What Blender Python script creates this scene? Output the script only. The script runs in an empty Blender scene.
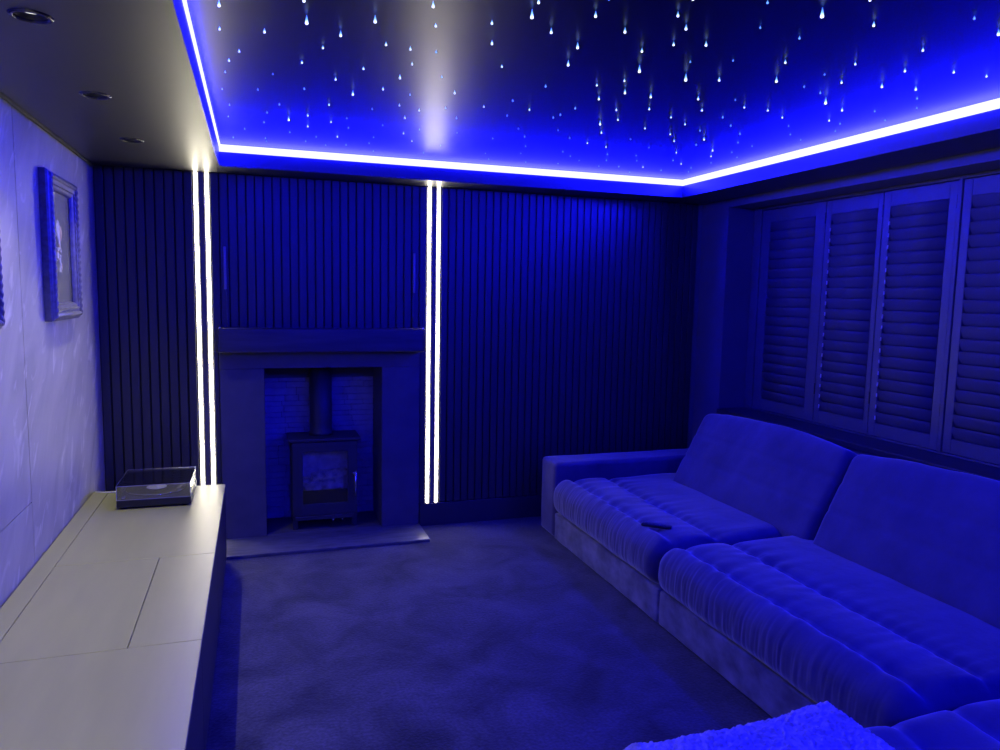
import bpy, bmesh, math, random
from mathutils import Vector, Matrix, noise

random.seed(7)
S = bpy.context.scene
COL = S.collection
PI = math.pi

# ------------------------------------------------------------------ view / world
S.view_settings.view_transform = 'Standard'
S.view_settings.look = 'None'
S.view_settings.gamma = 1.0
S.view_settings.use_curve_mapping = False
S.view_settings.exposure = 0.0
try:
    S.cycles.use_denoising = True
    S.cycles.max_bounces = 10
    S.cycles.diffuse_bounces = 4
    S.cycles.glossy_bounces = 4
    S.cycles.transparent_max_bounces = 16
    S.cycles.caustics_reflective = False
    S.cycles.caustics_refractive = False
    S.cycles.sample_clamp_indirect = 6.0
except Exception:
    pass
W = bpy.data.worlds.new('night')
S.world = W
W.use_nodes = True
W.node_tree.nodes['Background'].inputs[0].default_value = (0.0, 0.0, 0.002, 1)
W.node_tree.nodes['Background'].inputs[1].default_value = 1.0

# ------------------------------------------------------------------ room measures (metres)
H = 2.30            # lowered ceiling
D = 4.853           # front face of the slats on the back wall
WL, WR = -0.875, 3.20
YF = -2.0           # wall behind the viewer
CX0, CX1, CY0, CY1 = -0.18, 2.855, -1.2, 4.59   # star ceiling opening
LEDB, LEDT, STARZ = 2.380, 2.420, 2.4205

# ------------------------------------------------------------------ materials
def nodes_of(name):
    m = bpy.data.materials.new(name)
    m.use_nodes = True
    nt = m.node_tree
    return m, nt, nt.nodes['Principled BSDF']

def setin(b, **kw):
    for k, v in kw.items():
        k = k.replace('_', ' ')
        if k in b.inputs:
            b.inputs[k].default_value = v

def mat(name, col, rough=0.6, spec=0.5, metal=0.0, sheen=0.0, noise_scale=None, amount=0.25,
        bump=None, bump_scale=200.0, stretch=(1, 1, 1), detail=4.0, coat=0.0, bump_dist=0.002):
    m, nt, b = nodes_of(name)
    setin(b, Base_Color=(*col, 1), Roughness=rough, Specular_IOR_Level=spec, Metallic=metal,
          Sheen_Weight=sheen, Sheen_Roughness=0.4, Coat_Weight=coat)
    tc = nt.nodes.new('ShaderNodeTexCoord')
    mp = nt.nodes.new('ShaderNodeMapping')
    mp.inputs['Scale'].default_value = stretch
    nt.links.new(tc.outputs['Object'], mp.inputs[0])
    if noise_scale:
        n = nt.nodes.new('ShaderNodeTexNoise')
        n.inputs['Scale'].default_value = noise_scale
        n.inputs['Detail'].default_value = detail
        nt.links.new(mp.outputs[0], n.inputs[0])
        r = nt.nodes.new('ShaderNodeValToRGB')
        r.color_ramp.elements[0].position = 0.3
        r.color_ramp.elements[1].position = 0.7
        r.color_ramp.elements[0].color = (*[c * (1 - amount) for c in col], 1)
        r.color_ramp.elements[1].color = (*[min(1, c * (1 + amount)) for c in col], 1)
        nt.links.new(n.outputs[0], r.inputs[0])
        nt.links.new(r.outputs[0], b.inputs['Base Color'])
    if bump:
        n2 = nt.nodes.new('ShaderNodeTexNoise')
        n2.inputs['Scale'].default_value = bump_scale
        n2.inputs['Detail'].default_value = 3.0
        nt.links.new(mp.outputs[0], n2.inputs[0])
        bp = nt.nodes.new('ShaderNodeBump')
        bp.inputs['Strength'].default_value = bump
        bp.inputs['Distance'].default_value = bump_dist
        nt.links.new(n2.outputs[0], bp.inputs['Height'])
        nt.links.new(bp.outputs[0], b.inputs['Normal'])
    return m

def emit(name, col, strength):
    m, nt, b = nodes_of(name)
    setin(b, Base_Color=(0.8, 0.8, 0.8, 1), Emission_Color=(*col, 1), Emission_Strength=strength)
    return m

def clear(name, tint=(1, 1, 1), rough=0.02, base=0.06, ior=1.45, gain=1.0):
    """a thin clear sheet: see-through with a mirror-like surface reflection"""
    m = bpy.data.materials.new(name); m.use_nodes = True
    nt = m.node_tree; nt.nodes.clear()
    out = nt.nodes.new('ShaderNodeOutputMaterial')
    mix = nt.nodes.new('ShaderNodeMixShader')
    tr = nt.nodes.new('ShaderNodeBsdfTransparent'); tr.inputs[0].default_value = (*tint, 1)
    gl = nt.nodes.new('ShaderNodeBsdfGlossy'); gl.inputs['Roughness'].default_value = rough
    fr = nt.nodes.new('ShaderNodeFresnel'); fr.inputs[0].default_value = ior
    ad = nt.nodes.new('ShaderNodeMath'); ad.operation = 'MULTIPLY_ADD'; ad.use_clamp = True
    ad.inputs[1].default_value = gain; ad.inputs[2].default_value = base
    nt.links.new(fr.outputs[0], ad.inputs[0]); nt.links.new(ad.outputs[0], mix.inputs[0])
    nt.links.new(tr.outputs[0], mix.inputs[1]); nt.links.new(gl.outputs[0], mix.inputs[2])
    nt.links.new(mix.outputs[0], out.inputs[0])
    return m

M = {}
M['soffit'] = mat('charcoal ceiling paint', (0.030, 0.030, 0.030), 0.43, 1.0, noise_scale=3, amount=0.06, bump=0.12, bump_scale=350, bump_dist=0.0006)
M['starpanel'] = mat('black satin ceiling panel', (0.005, 0.005, 0.0055), 0.36, 0.32)
M['slat'] = mat('black painted slats', (0.034, 0.034, 0.037), 0.42, 0.6, noise_scale=6, amount=0.15, stretch=(4, 4, 0.5))
M['felt'] = mat('black felt backing', (0.022, 0.022, 0.024), 0.95, 0.1)
M['paint'] = mat('dark wall paint', (0.04, 0.04, 0.043), 0.45, 0.5, noise_scale=4, amount=0.08)
M['surround'] = mat('charcoal painted surround', (0.095, 0.093, 0.098), 0.6, 0.35, noise_scale=9, amount=0.12, bump=0.15, bump_scale=60)
M['beam'] = mat('dark stained beam', (0.055, 0.052, 0.055), 0.5, 0.4, noise_scale=5, amount=0.25, stretch=(0.6, 6, 6), bump=0.2, bump_scale=40)
M['slate'] = mat('slate hearth', (0.10, 0.10, 0.105), 0.33, 0.6, noise_scale=7, amount=0.5, stretch=(1.2, 5, 1), bump=0.3, bump_scale=30)
M['castiron'] = mat('black stove paint', (0.035, 0.035, 0.038), 0.5, 0.5, bump=0.1, bump_scale=400)
M['chrome'] = mat('brushed steel', (0.75, 0.75, 0.76), 0.22, 0.5, metal=1.0)
M['firebrick'] = mat('pale firebrick', (0.88, 0.86, 0.84), 0.85, 0.2, noise_scale=20, amount=0.3)
M['soot'] = mat('soot', (0.012, 0.012, 0.012), 0.95, 0.1)
M['log'] = mat('split log', (0.25, 0.2, 0.15), 0.85, 0.2, noise_scale=18, amount=0.5, bump=0.5, bump_scale=50)
M['bark'] = mat('bark', (0.68, 0.64, 0.58), 0.85, 0.2, noise_scale=25, amount=0.5, bump=0.6, bump_scale=60)
M['stoveglass'] = clear('stove glass', (0.93, 0.93, 0.93), 0.03, 0.04)
M['pictureglass'] = clear('picture glass', (0.97, 0.97, 0.97), 0.30, 0.01, gain=0.25)
M['windowglass'] = clear('window glass', (0.9, 0.92, 0.92), 0.01, 0.02)
M['acrylic'] = clear('clear acrylic', (0.93, 0.93, 0.95), 0.10, 0.12)
M['consoletop'] = mat('matt grey laminate', (0.365, 0.36, 0.118), 0.36, 0.6, noise_scale=3, amount=0.05, stretch=(5, 0.7, 5))
M['consolebody'] = mat('black laminate', (0.03, 0.03, 0.034), 0.5, 0.4)
M['velvet'] = mat('grey velvet', (0.088, 0.079, 0.116), 0.85, 0.1, sheen=0.6, noise_scale=5, amount=0.22, bump=0.35, bump_scale=16, detail=6, bump_dist=0.006)  # same fabric as the base; light on the cushions put into this bluer tone
M['velvetbase'] = mat('grey velvet lighter copy', (0.17, 0.165, 0.18), 0.75, 0.2, sheen=0.4, noise_scale=9, amount=0.45, bump=0.35, bump_scale=14, detail=6, stretch=(1, 1, 1.4), bump_dist=0.005)  # lighter copy of the cushion velvet, for the base and back frame
M['fleece'] = mat('pale fleece', (0.62, 0.57, 0.43), 0.95, 0.1, sheen=0.3, noise_scale=70, amount=0.18, bump=0.8, bump_scale=120, bump_dist=0.006)
M['shutter'] = mat('black shutter paint', (0.105, 0.105, 0.115), 0.48, 0.65, noise_scale=8, amount=0.1)
M['covergrey'] = mat('pale grey cover', (0.30, 0.29, 0.27), 0.4, 0.5)
M['pierpaint'] = mat('dark blue grey wall paint', (0.15, 0.15, 0.17), 0.5, 0.4, noise_scale=4, amount=0.08)
M['louvre'] = mat('black louvre paint', (0.105, 0.105, 0.115), 0.58, 0.35)
M['pin'] = mat('pale nylon pin', (0.88, 0.88, 0.86), 0.4, 0.5)
M['frame'] = mat('antique pewter moulding', (0.17, 0.165, 0.15), 0.38, 0.5, metal=0.3, noise_scale=40, amount=0.25)
M['mount'] = mat('grey picture mount', (0.10, 0.105, 0.09), 0.8, 0.2)
M['bone'] = mat('pale glazed figure', (0.78, 0.76, 0.72), 0.35, 0.5, noise_scale=60, amount=0.35)
M['amber'] = mat('amber glaze', (0.75, 0.45, 0.2), 0.35, 0.5, noise_scale=70, amount=0.4)
M['coveredge'] = mat('acrylic edge highlight', (0.42, 0.42, 0.44), 0.25, 0.5)
M['blackplastic'] = mat('black plastic', (0.012, 0.012, 0.013), 0.35, 0.5)
M['greyplastic'] = mat('grey plastic', (0.12, 0.12, 0.12), 0.45, 0.5)
M['vinyl'] = mat('black vinyl', (0.015, 0.015, 0.016), 0.25, 0.5)
M['label'] = mat('pale paper label', (0.75, 0.76, 0.8), 0.6, 0.3)
M['trim'] = mat('beige edge trim', (0.2, 0.19, 0.17), 0.5, 0.4)
M['lensglass'] = emit('lamp lens', (1.0, 0.98, 0.82), 1.1)
M['ringmetal'] = mat('black chrome ring', (0.10, 0.10, 0.11), 0.18, 0.6, metal=0.9)
M['baffle'] = mat('black baffle', (0.02, 0.02, 0.02), 0.3, 0.5)
M['led'] = emit('blue led tube', (0.0038, 0.0039, 1.0), 290.0)
M['warmled'] = emit('warm white diffuser', (1.0, 0.92, 0.68), 24.0)
M['halo'] = emit('opal diffuser edge', (1.0, 0.90, 0.66), 0.55)
M['midslat'] = mat('slat lightened by glow', (0.12, 0.112, 0.085), 0.5, 0.5)  # slat colour lightened to stand for the glow between the light lines
M['pitch'] = mat('darkness beyond', (0.002, 0.002, 0.003), 0.9, 0.1)

# carpet: pile with brushed patches
m, nt, b = nodes_of('charcoal carpet')
setin(b, Roughness=0.95, Specular_IOR_Level=0.1, Sheen_Weight=0.25, Sheen_Roughness=0.5)
tc = nt.nodes.new('ShaderNodeTexCoord')
n1 = nt.nodes.new('ShaderNodeTexNoise'); n1.inputs['Scale'].default_value = 3.2; n1.inputs['Detail'].default_value = 8; n1.inputs['Roughness'].default_value = 0.62
n1.inputs['Distortion'].default_value = 0.6
n2 = nt.nodes.new('ShaderNodeTexNoise'); n2.inputs['Scale'].default_value = 75; n2.inputs['Detail'].default_value = 4
rp = nt.nodes.new('ShaderNodeValToRGB')
rp.color_ramp.elements[0].position = 0.34; rp.color_ramp.elements[0].color = (0.012, 0.012, 0.013, 1)
rp.color_ramp.elements[1].position = 0.68; rp.color_ramp.elements[1].color = (0.068, 0.064, 0.072, 1)
mx = nt.nodes.new('ShaderNodeMix'); mx.data_type = 'RGBA'; mx.blend_type = 'OVERLAY'; mx.inputs[0].default_value = 0.8
bp = nt.nodes.new('ShaderNodeBump'); bp.inputs['Strength'].default_value = 0.6; bp.inputs['Distance'].default_value = 0.004
L = nt.links.new
L(tc.outputs['Object'], n1.inputs[0]); L(tc.outputs['Object'], n2.inputs[0])
L(n1.outputs[0], rp.inputs[0]); L(rp.outputs[0], mx.inputs[6]); L(n2.outputs[0], mx.inputs[7])
L(mx.outputs[2], b.inputs['Base Color']); L(n2.outputs[0], bp.inputs['Height']); L(bp.outputs[0], b.inputs['Normal'])
M['carpet'] = m

# polished plaster: cloudy grey with pale brushed flecks
m, nt, b = nodes_of('polished plaster')
setin(b, Roughness=0.45, Specular_IOR_Level=0.35)
tc = nt.nodes.new('ShaderNodeTexCoord'); mp = nt.nodes.new('ShaderNodeMapping')
mp.vector_type = 'TEXTURE'; mp.inputs['Rotation'].default_value = (-0.7, 0, 0); mp.inputs['Scale'].default_value = (1, 0.55, 1.5)
n1 = nt.nodes.new('ShaderNodeTexNoise'); n1.inputs['Scale'].default_value = 2.4; n1.inputs['Detail'].default_value = 7; n1.inputs['Distortion'].default_value = 1.2
n2 = nt.nodes.new('ShaderNodeTexNoise'); n2.inputs['Scale'].default_value = 7.0; n2.inputs['Detail'].default_value = 5; n2.inputs['Distortion'].default_value = 0.8
rp = nt.nodes.new('ShaderNodeValToRGB')
rp.color_ramp.elements[0].position = 0.35; rp.color_ramp.elements[0].color = (0.36, 0.345, 0.225, 1)
rp.color_ramp.elements[1].position = 0.62; rp.color_ramp.elements[1].color = (0.47, 0.455, 0.295, 1)
r2 = nt.nodes.new('ShaderNodeValToRGB')
r2.color_ramp.elements[0].position = 0.58; r2.color_ramp.elements[0].color = (0, 0, 0, 1)
r2.color_ramp.elements[1].position = 0.72; r2.color_ramp.elements[1].color = (1, 1, 1, 1)
mx = nt.nodes.new('ShaderNodeMix'); mx.data_type = 'RGBA'
mx.inputs[7].default_value = (0.66, 0.64, 0.46, 1)
bp = nt.nodes.new('ShaderNodeBump'); bp.inputs['Strength'].default_value = 0.25; bp.inputs['Distance'].default_value = 0.004
L = nt.links.new
L(tc.outputs['Object'], mp.inputs[0]); L(mp.outputs[0], n1.inputs[0]); L(mp.outputs[0], n2.inputs[0])
L(n1.outputs[0], rp.inputs[0]); L(n2.outputs[0], r2.inputs[0]); L(r2.outputs[0], mx.inputs[0])
L(rp.outputs[0], mx.inputs[6]); L(mx.outputs[2], b.inputs['Base Color'])
L(n2.outputs[0], bp.inputs['Height']); L(bp.outputs[0], b.inputs['Normal'])
M['plaster'] = m

# split-face stone slips of the fire chamber
m, nt, b = nodes_of('stone slips')
setin(b, Roughness=0.7, Specular_IOR_Level=0.3)
tc = nt.nodes.new('ShaderNodeTexCoord')
n1 = nt.nodes.new('ShaderNodeTexNoise'); n1.inputs['Scale'].default_value = 14; n1.inputs['Detail'].default_value = 5
rp = nt.nodes.new('ShaderNodeValToRGB')
rp.color_ramp.elements[0].color = (0.26, 0.25, 0.27, 1); rp.color_ramp.elements[1].color = (0.52, 0.50, 0.54, 1)
bp = nt.nodes.new('ShaderNodeBump'); bp.inputs['Strength'].default_value = 0.5; bp.inputs['Distance'].default_value = 0.005
L = nt.links.new
L(tc.outputs['Object'], n1.inputs[0]); L(n1.outputs[0], rp.inputs[0]); L(rp.outputs[0], b.inputs['Base Color'])
L(n1.outputs[0], bp.inputs['Height']); L(bp.outputs[0], b.inputs['Normal'])
M['slips'] = m

# star fibre: the tip shines white, the strand above it a dimmer teal
m, nt, b = nodes_of('star fibre')
setin(b, Base_Color=(0.5, 0.5, 0.5, 1), Roughness=0.3)
tc = nt.nodes.new('ShaderNodeTexCoord'); sp = nt.nodes.new('ShaderNodeSeparateXYZ')
rp = nt.nodes.new('ShaderNodeValToRGB')
e = rp.color_ramp.elements
e[0].position = 0.0; e[0].color = (1.9, 2.0, 2.0, 1)
e[1].position = 1.0; e[1].color = (0.02, 0.12, 0.35, 1)
x = rp.color_ramp.elements.new(0.22); x.color = (1.15, 1.35, 1.45, 1)
x = rp.color_ramp.elements.new(0.5); x.color = (0.30, 0.75, 1.1, 1)
L = nt.links.new
L(tc.outputs['Generated'], sp.inputs[0]); L(sp.outputs[2], rp.inputs[0]); L(rp.outputs[0], b.inputs['Emission Color'])
b.inputs['Emission Strength'].default_value = 1.0
M['star'] = m

# ------------------------------------------------------------------ builders
def link_mesh(name, bm, material, parent=None, smooth=False):
    me = bpy.data.meshes.new(name)
    bm.normal_update()
    bm.to_mesh(me); bm.free()
    if smooth:
        for p in me.polygons: p.use_smooth = True
    for mm in (material if isinstance(material, (list, tuple)) else [material]):
        me.materials.append(mm)
    o = bpy.data.objects.new(name, me)
    COL.objects.link(o)
    if parent is not None:
        o.parent = parent
        o.matrix_parent_inverse = Matrix.Translation(-Vector(parent.location)) if parent.rotation_euler.z == 0 else parent.matrix_basis.inverted()
    return o

def tag(o, label, cat, group=None):
    o['label'] = label; o['category'] = cat
    if group: o['group'] = group
    return o

def thing(name, loc, label, cat, group=None):
    o = bpy.data.objects.new(name, None)
    o.empty_display_size = 0.05
    COL.objects.link(o); o.location = loc
    return tag(o, label, cat, group)

def struct(o):
    o['kind'] = 'structure'; return o

def box(bm, x0, x1, y0, y1, z0, z1, bev=0.0, mi=0, seg=2):
    g = bmesh.ops.create_cube(bm, size=1.0)
    vs = g['verts']
    for v in vs:
        v.co = Vector((x0 + (v.co.x + .5) * (x1 - x0), y0 + (v.co.y + .5) * (y1 - y0), z0 + (v.co.z + .5) * (z1 - z0)))
    fs = set(f for v in vs for f in v.link_faces)
    for f in fs: f.material_index = mi
    if bev > 0:
        es = list(set(e for v in vs for e in v.link_edges))
        r = bmesh.ops.bevel(bm, geom=es, offset=bev, segments=seg, affect='EDGES', profile=0.5)
        for f in r['faces']: f.material_index = mi
    return vs

def nb(): return bmesh.new()

def boxobj(name, ext, material, parent=None, bev=0.0, seg=2):
    bm = nb(); box(bm, *ext, bev=bev, seg=seg)
    return link_mesh(name, bm, material, parent)

def lathe(bm, prof, c=(0, 0, 0), n=32, axis='z', mi=0, caps=True):
    """prof: list of (r, h)"""
    rings = []
    for r, h in prof:
        ring = []
        for i in range(n):
            a = 2 * PI * i / n
            p = (r * math.cos(a), r * math.sin(a), h)
            if axis == 'y': p = (p[0], p[2], p[1])
            if axis == 'x': p = (p[2], p[0], p[1])
            ring.append(bm.verts.new(Vector(p) + Vector(c)))
        rings.append(ring)
    for a, b2 in zip(rings[:-1], rings[1:]):
        for i in range(n):
            f = bm.faces.new((a[i], a[(i + 1) % n], b2[(i + 1) % n], b2[i])); f.material_index = mi; f.smooth = True
    if caps:
        for ring in (rings[0], rings[-1]):
            if (ring[0].co - ring[n // 2].co).length > 1e-4:
                f = bm.faces.new(ring); f.material_index = mi
    bmesh.ops.recalc_face_normals(bm, faces=bm.faces[:])

def tube(bm, pts, r, n=8, mi=0):
    pts = [Vector(p) for p in pts]
    rings = []
    for i, p in enumerate(pts):
        t = (pts[min(i + 1, len(pts) - 1)] - pts[max(i - 1, 0)]).normalized()
        up = Vector((0, 0, 1)) if abs(t.z) < 0.9 else Vector((1, 0, 0))
        a = t.cross(up).normalized(); b2 = t.cross(a)
        rr = r[i] if isinstance(r, (list, tuple)) else r
        rings.append([bm.verts.new(p + (a * math.cos(2 * PI * k / n) + b2 * math.sin(2 * PI * k / n)) * rr) for k in range(n)])
    for a, b2 in zip(rings[:-1], rings[1:]):
        for i in range(n):
            f = bm.faces.new((a[i], a[(i + 1) % n], b2[(i + 1) % n], b2[i])); f.material_index = mi; f.smooth = True
    bm.faces.new(rings[0]); bm.faces.new(rings[-1])
    bmesh.ops.recalc_face_normals(bm, faces=bm.faces[:])

def axis_pts(h, r, n, k):
    """positions along one axis: k steps in each rounded end, n in between"""
    a = [-h + r * (1 - math.cos(PI / 2 * i / k)) if False else -h + r * i / k for i in range(k)]
    m_ = [(-h + r) + (2 * h - 2 * r) * i / n for i in range(n + 1)]
    return a + m_ + [-v for v in reversed(a)]

def rbox(x0, x1, y0, y1, z0, z1, r, n=(8, 8, 3), k=4, disp=None):
    """rounded block with a fine grid; disp(p, q, nrm) may move each point"""
    bm = nb()
    c = Vector(((x0 + x1) / 2, (y0 + y1) / 2, (z0 + z1) / 2))
    h = Vector(((x1 - x0) / 2, (y1 - y0) / 2, (z1 - z0) / 2))
    A = [axis_pts(h[i], r, n[i], k) for i in range(3)]
    cache = {}
    def vert(i, j, l):
        key = (i, j, l)
        if key not in cache:
            p = Vector((A[0][i], A[1][j], A[2][l]))
            q = Vector([max(-h[t] + r, min(h[t] - r, p[t])) for t in range(3)])
            d = p - q
            nrm = d.normalized() if d.length > 1e-9 else Vector((0, 0, 1))
            p2 = q + nrm * r + c
            if disp: p2 = disp(p2, nrm)
            cache[key] = bm.verts.new(p2)
        return cache[key]
    nx, ny, nz = [len(a) - 1 for a in A]
    for l in (0, nz):
        for i in range(nx):
            for j in range(ny):
                v = [vert(i, j, l), vert(i + 1, j, l), vert(i + 1, j + 1, l), vert(i, j + 1, l)]
                bm.faces.new(v if l else v[::-1])
    for j in (0, ny):
        for i in range(nx):
            for l in range(nz):
                v = [vert(i, j, l), vert(i + 1, j, l), vert(i + 1, j, l + 1), vert(i, j, l + 1)]
                bm.faces.new(v[::-1] if j else v)
    for i in (0, nx):
        for j in range(ny):
            for l in range(nz):
                v = [vert(i, j, l), vert(i, j + 1, l), vert(i, j + 1, l + 1), vert(i, j, l + 1)]
                bm.faces.new(v if i else v[::-1])
    for f in bm.faces: f.smooth = True
    return bm

def N(x, y, z): return noise.noise(Vector((x, y, z)))

# ------------------------------------------------------------------ the room
bm = nb(); box(bm, WL - 0.1, WR + 0.5, YF - 0.1, D + 0.6, -0.1, 0.0)
struct(link_mesh('floor', bm, M['carpet']))

# wall under the picture frames: three plaster boards with fine shadow joints
bm = nb()
g = 0.0022
def plate(y0, y1, z0, z1):
    box(bm, WL - 0.02, WL, y0 + g, y1 - g, z0 + g, z1 - g, 0.001, seg=1)
box(bm, WL - 0.12, WL - 0.012, YF - 0.1, D + 0.1, 0, H + 0.2, mi=1)
plate(3.365, D + 0.03, 0.0, 2.287)
plate(0.95, 3.365, 0.722, 2.287); plate(0.95, 3.365, 0.0, 0.722)
plate(YF, 0.95, 0.722, 2.287); plate(YF, 0.95, 0.0, 0.722)
struct(link_mesh('wall_left', bm, [M['plaster'], M['felt']]))
bm = nb(); box(bm, WL - 0.012, WL + 0.007, YF, D + 0.02, 2.288, H, 0.002)
struct(link_mesh('trim_1', bm, M['trim']))

# back wall behind the slats, with the fire chamber cut out
OX0, OX1, OZ = 0.05, 0.792, 1.108
SX0, SX1, SZ = -0.216, 1.047, 1.216
bm = nb()
YB0, YB1 = D + 0.015, D + 0.55
box(bm, WL - 0.1, OX0 - 0.02, YB0, YB1, 0, 2.5); box(bm, OX1 + 0.02, WR + 0.5, YB0, YB1, 0, 2.5)
box(bm, OX0 - 0.02, OX1 + 0.02, YB0, YB1, OZ + 0.02, 2.5)
box(bm, OX0 - 0.02, OX1 + 0.02, YB1 - 0.08, YB1, 0, OZ + 0.02)
struct(link_mesh('wall_back', bm, M['felt']))

def slat_panel(x0, x1, z0, z1, z0b=None):
    bm = nb()
    pitch = 0.0525; wdt = 0.0455
    n = max(1, round((x1 - x0) / pitch)); p = (x1 - x0) / n
    for i in range(n):
        a = x0 + i * p + (p - wdt) / 2
        box(bm, a, a + wdt, D, YB0 + 0.002, z0, z1, 0.0025, seg=1)
    return struct(link_mesh('slat_panel', bm, M['slat']))
slat_panel(WL, -0.343, 0.0, H)
slat_panel(-0.250, 1.092, 1.216, H)
slat_panel(1.187, 3.165, 0.16, H)
bm = nb()
for a, b2 in ((-0.2475, -0.2185), (1.0495, 1.0905)): box(bm, a, b2, D, YB0 + 0.002, 0.0 if a < 0 else 0.157, 1.215, 0.002, seg=1)
struct(link_mesh('slat_panel', bm, M['slat']))
# plain strips of slat between and beside the light lines
bm = nb()
for a, b2, zz in ((-0.312, -0.280, 0.0), (1.124, 1.156, 0.157)):
    box(bm, a, b2, D, YB0 + 0.002, zz, H, 0.002, seg=1)
struct(link_mesh('slat_panel', bm, M['midslat']))
bm = nb(); box(bm, 3.165, WR, D - 0.002, YB0 + 0.01, 0.0, H, 0.002)
struct(link_mesh('trim_2', bm, M['pierpaint']))
bm = nb(); box(bm, 1.053, WR, D - 0.008, YB0 + 0.002, 0, 0.157, 0.003)
struct(link_mesh('baseboard_back', bm, M['paint']))

# window wall with its deep recess
RY, LZ, SILL = 4.53, 2.246, 0.80
bm = nb()
box(bm, WR, WR + 0.45, RY, YB1, 0, 2.5); box(bm, WR, WR + 0.45, YF - 0.1, 0.55, 0, 2.5)
box(bm, WR, WR + 0.45, 0.55, RY, 0, SILL); box(bm, WR, WR + 0.45, 0.55, RY, LZ, 2.5)
struct(link_mesh('wall_right', bm, M['pierpaint']))
bm = nb(); box(bm, WL - 0.1, WR + 0.45, YF - 0.1, YF, 0, 2.5)
struct(link_mesh('wall_front', bm, M['paint']))
win = struct(boxobj('window_1', (WR + 0.36, WR + 0.366, 0.6, RY - 0.05, SILL + 0.05, LZ - 0.05), M['windowglass']))
bm = nb()
for y in (0.55, 1.86, 3.17, RY - 0.06):
    box(bm, WR + 0.33, WR + 0.39, y, y + 0.06, SILL, LZ, 0.004)
for z in (SILL, LZ - 0.06): box(bm, WR + 0.335, WR + 0.385, 0.55, RY, z, z + 0.06, 0.004)
f = link_mesh('window_frame', bm, M['paint'], win); f['kind'] = 'structure'
bm = nb(); box(bm, WR + 0.40, WR + 0.45, 0.4, RY + 0.1, SILL - 0.1, LZ + 0.1)
struct(link_mesh('night_backing', bm, M['pitch']))  # black sheet standing in for the night dark behind the glass
bm = nb(); box(bm, WR - 0.02, WR + 0.33, 0.56, RY - 0.001, SILL - 0.03, SILL + 0.006, 0.004)
struct(link_mesh('trim_3', bm, M['paint']))

# lowered ceiling border, holes for the downlights on the console side
DLX = -0.545
DLY = [3.985, 3.13, 2.303, 1.46, 0.62]
HR = 0.040
bm = nb()
def holed(bm, y0, y1, cy, n=32):
    x0, x1 = WL - 0.02, CX0
    ring, sq = [], []
    for i in range(n):
        a = 2 * PI * i / n + PI / 4
        ca, sa = math.cos(a), math.sin(a)
        ring.append((DLX + HR * ca, cy + HR * sa))
        t = 1 / max(abs(ca), abs(sa))
        ux, uy = ca * t, sa * t
        sq.append((DLX + (ux * (x1 - DLX) if ux > 0 else ux * (DLX - x0)), cy + (uy * (y1 - cy) if uy > 0 else uy * (cy - y0))))
    rv = [bm.verts.new((p[0], p[1], H)) for p in ring]
    sv = [bm.verts.new((p[0], p[1], H)) for p in sq]
    tv = [bm.verts.new((p[0], p[1], H + 0.1)) for p in ring]
    for i in range(n):
        j = (i + 1) % n
        bm.faces.new((rv[i], rv[j], sv[j], sv[i]))
        bm.faces.new((tv[i], tv[j], rv[j], rv[i]))
ys = [CY1] + [(DLY[i] + DLY[i + 1]) / 2 for i in range(4)] + [CY0]
ys = [CY1] + [(DLY[i] + DLY[i + 1]) / 2 for i in range(4)] + [0.2]
for i, cy in enumerate(DLY): holed(bm, ys[i + 1], ys[i], cy)
def quad(bm, *ps): return bm.faces.new([bm.verts.new(p) for p in ps])
def flat(x0, x1, y0, y1, z): quad(bm, (x0, y0, z), (x0, y1, z), (x1, y1, z), (x1, y0, z))
flat(WL - 0.02, CX0, YF, 0.2, H)
flat(WL - 0.02, WR + 0.02, CY1, D + 0.03, H)
flat(CX1, WR + 0.02, YF, CY1, H)
flat(CX0, CX1, YF, CY0, H)
# fascia round the opening, up to the light tube
for (a, b2) in (((CX0, CY0), (CX0, CY1)), ((CX0, CY1), (CX1, CY1)), ((CX1, CY1), (CX1, CY0)), ((CX1, CY0), (CX0, CY0))):
    quad(bm, (*a, H), (*a, STARZ), (*b2, STARZ), (*b2, H))
# hidden upper side so that no light leaks
def flat2(x0, x1, y0, y1): box(bm, x0, x1, y0, y1, H + 0.12, H + 0.2)
flat2(WL - 0.1, CX0 - 0.01, YF, D + 0.1); flat2(CX1 + 0.01, WR + 0.3, YF, D + 0.1)
flat2(CX0 - 0.01, CX1 + 0.01, CY1 + 0.01, D + 0.1); flat2(CX0 - 0.01, CX1 + 0.01, YF, CY0 - 0.01)
bmesh.ops.remove_doubles(bm, verts=bm.verts[:], dist=1e-5)
struct(link_mesh('ceiling', bm, M['soffit']))

# ------------------------------------------------------------------ star ceiling
panel = thing('star_ceiling', ((CX0 + CX1) / 2, (CY0 + CY1) / 2, STARZ), 'black satin star ceiling panel with hanging fibre light points inside the blue lit border', 'star ceiling')
panel['kind'] = 'thing'
boxobj('panel', (CX0, CX1, CY0, CY1, STARZ, STARZ + 0.06), M['starpanel'], panel)

CAM = Vector((0, 0, 1.5954))
CR = Vector((0.94900, -0.31472, 0.018638)); CU = Vector((0.016375, 0.108242, 0.99399)); CF = Vector((0.31485, 0.94299, -0.107875))
FPX = 734.82
def on_z(u, v, z):
    d = CF + CR * ((u - 500) / FPX) - CU * ((v - 375) / FPX)
    return CAM + d * ((z - CAM.z) / d.z)

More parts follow.
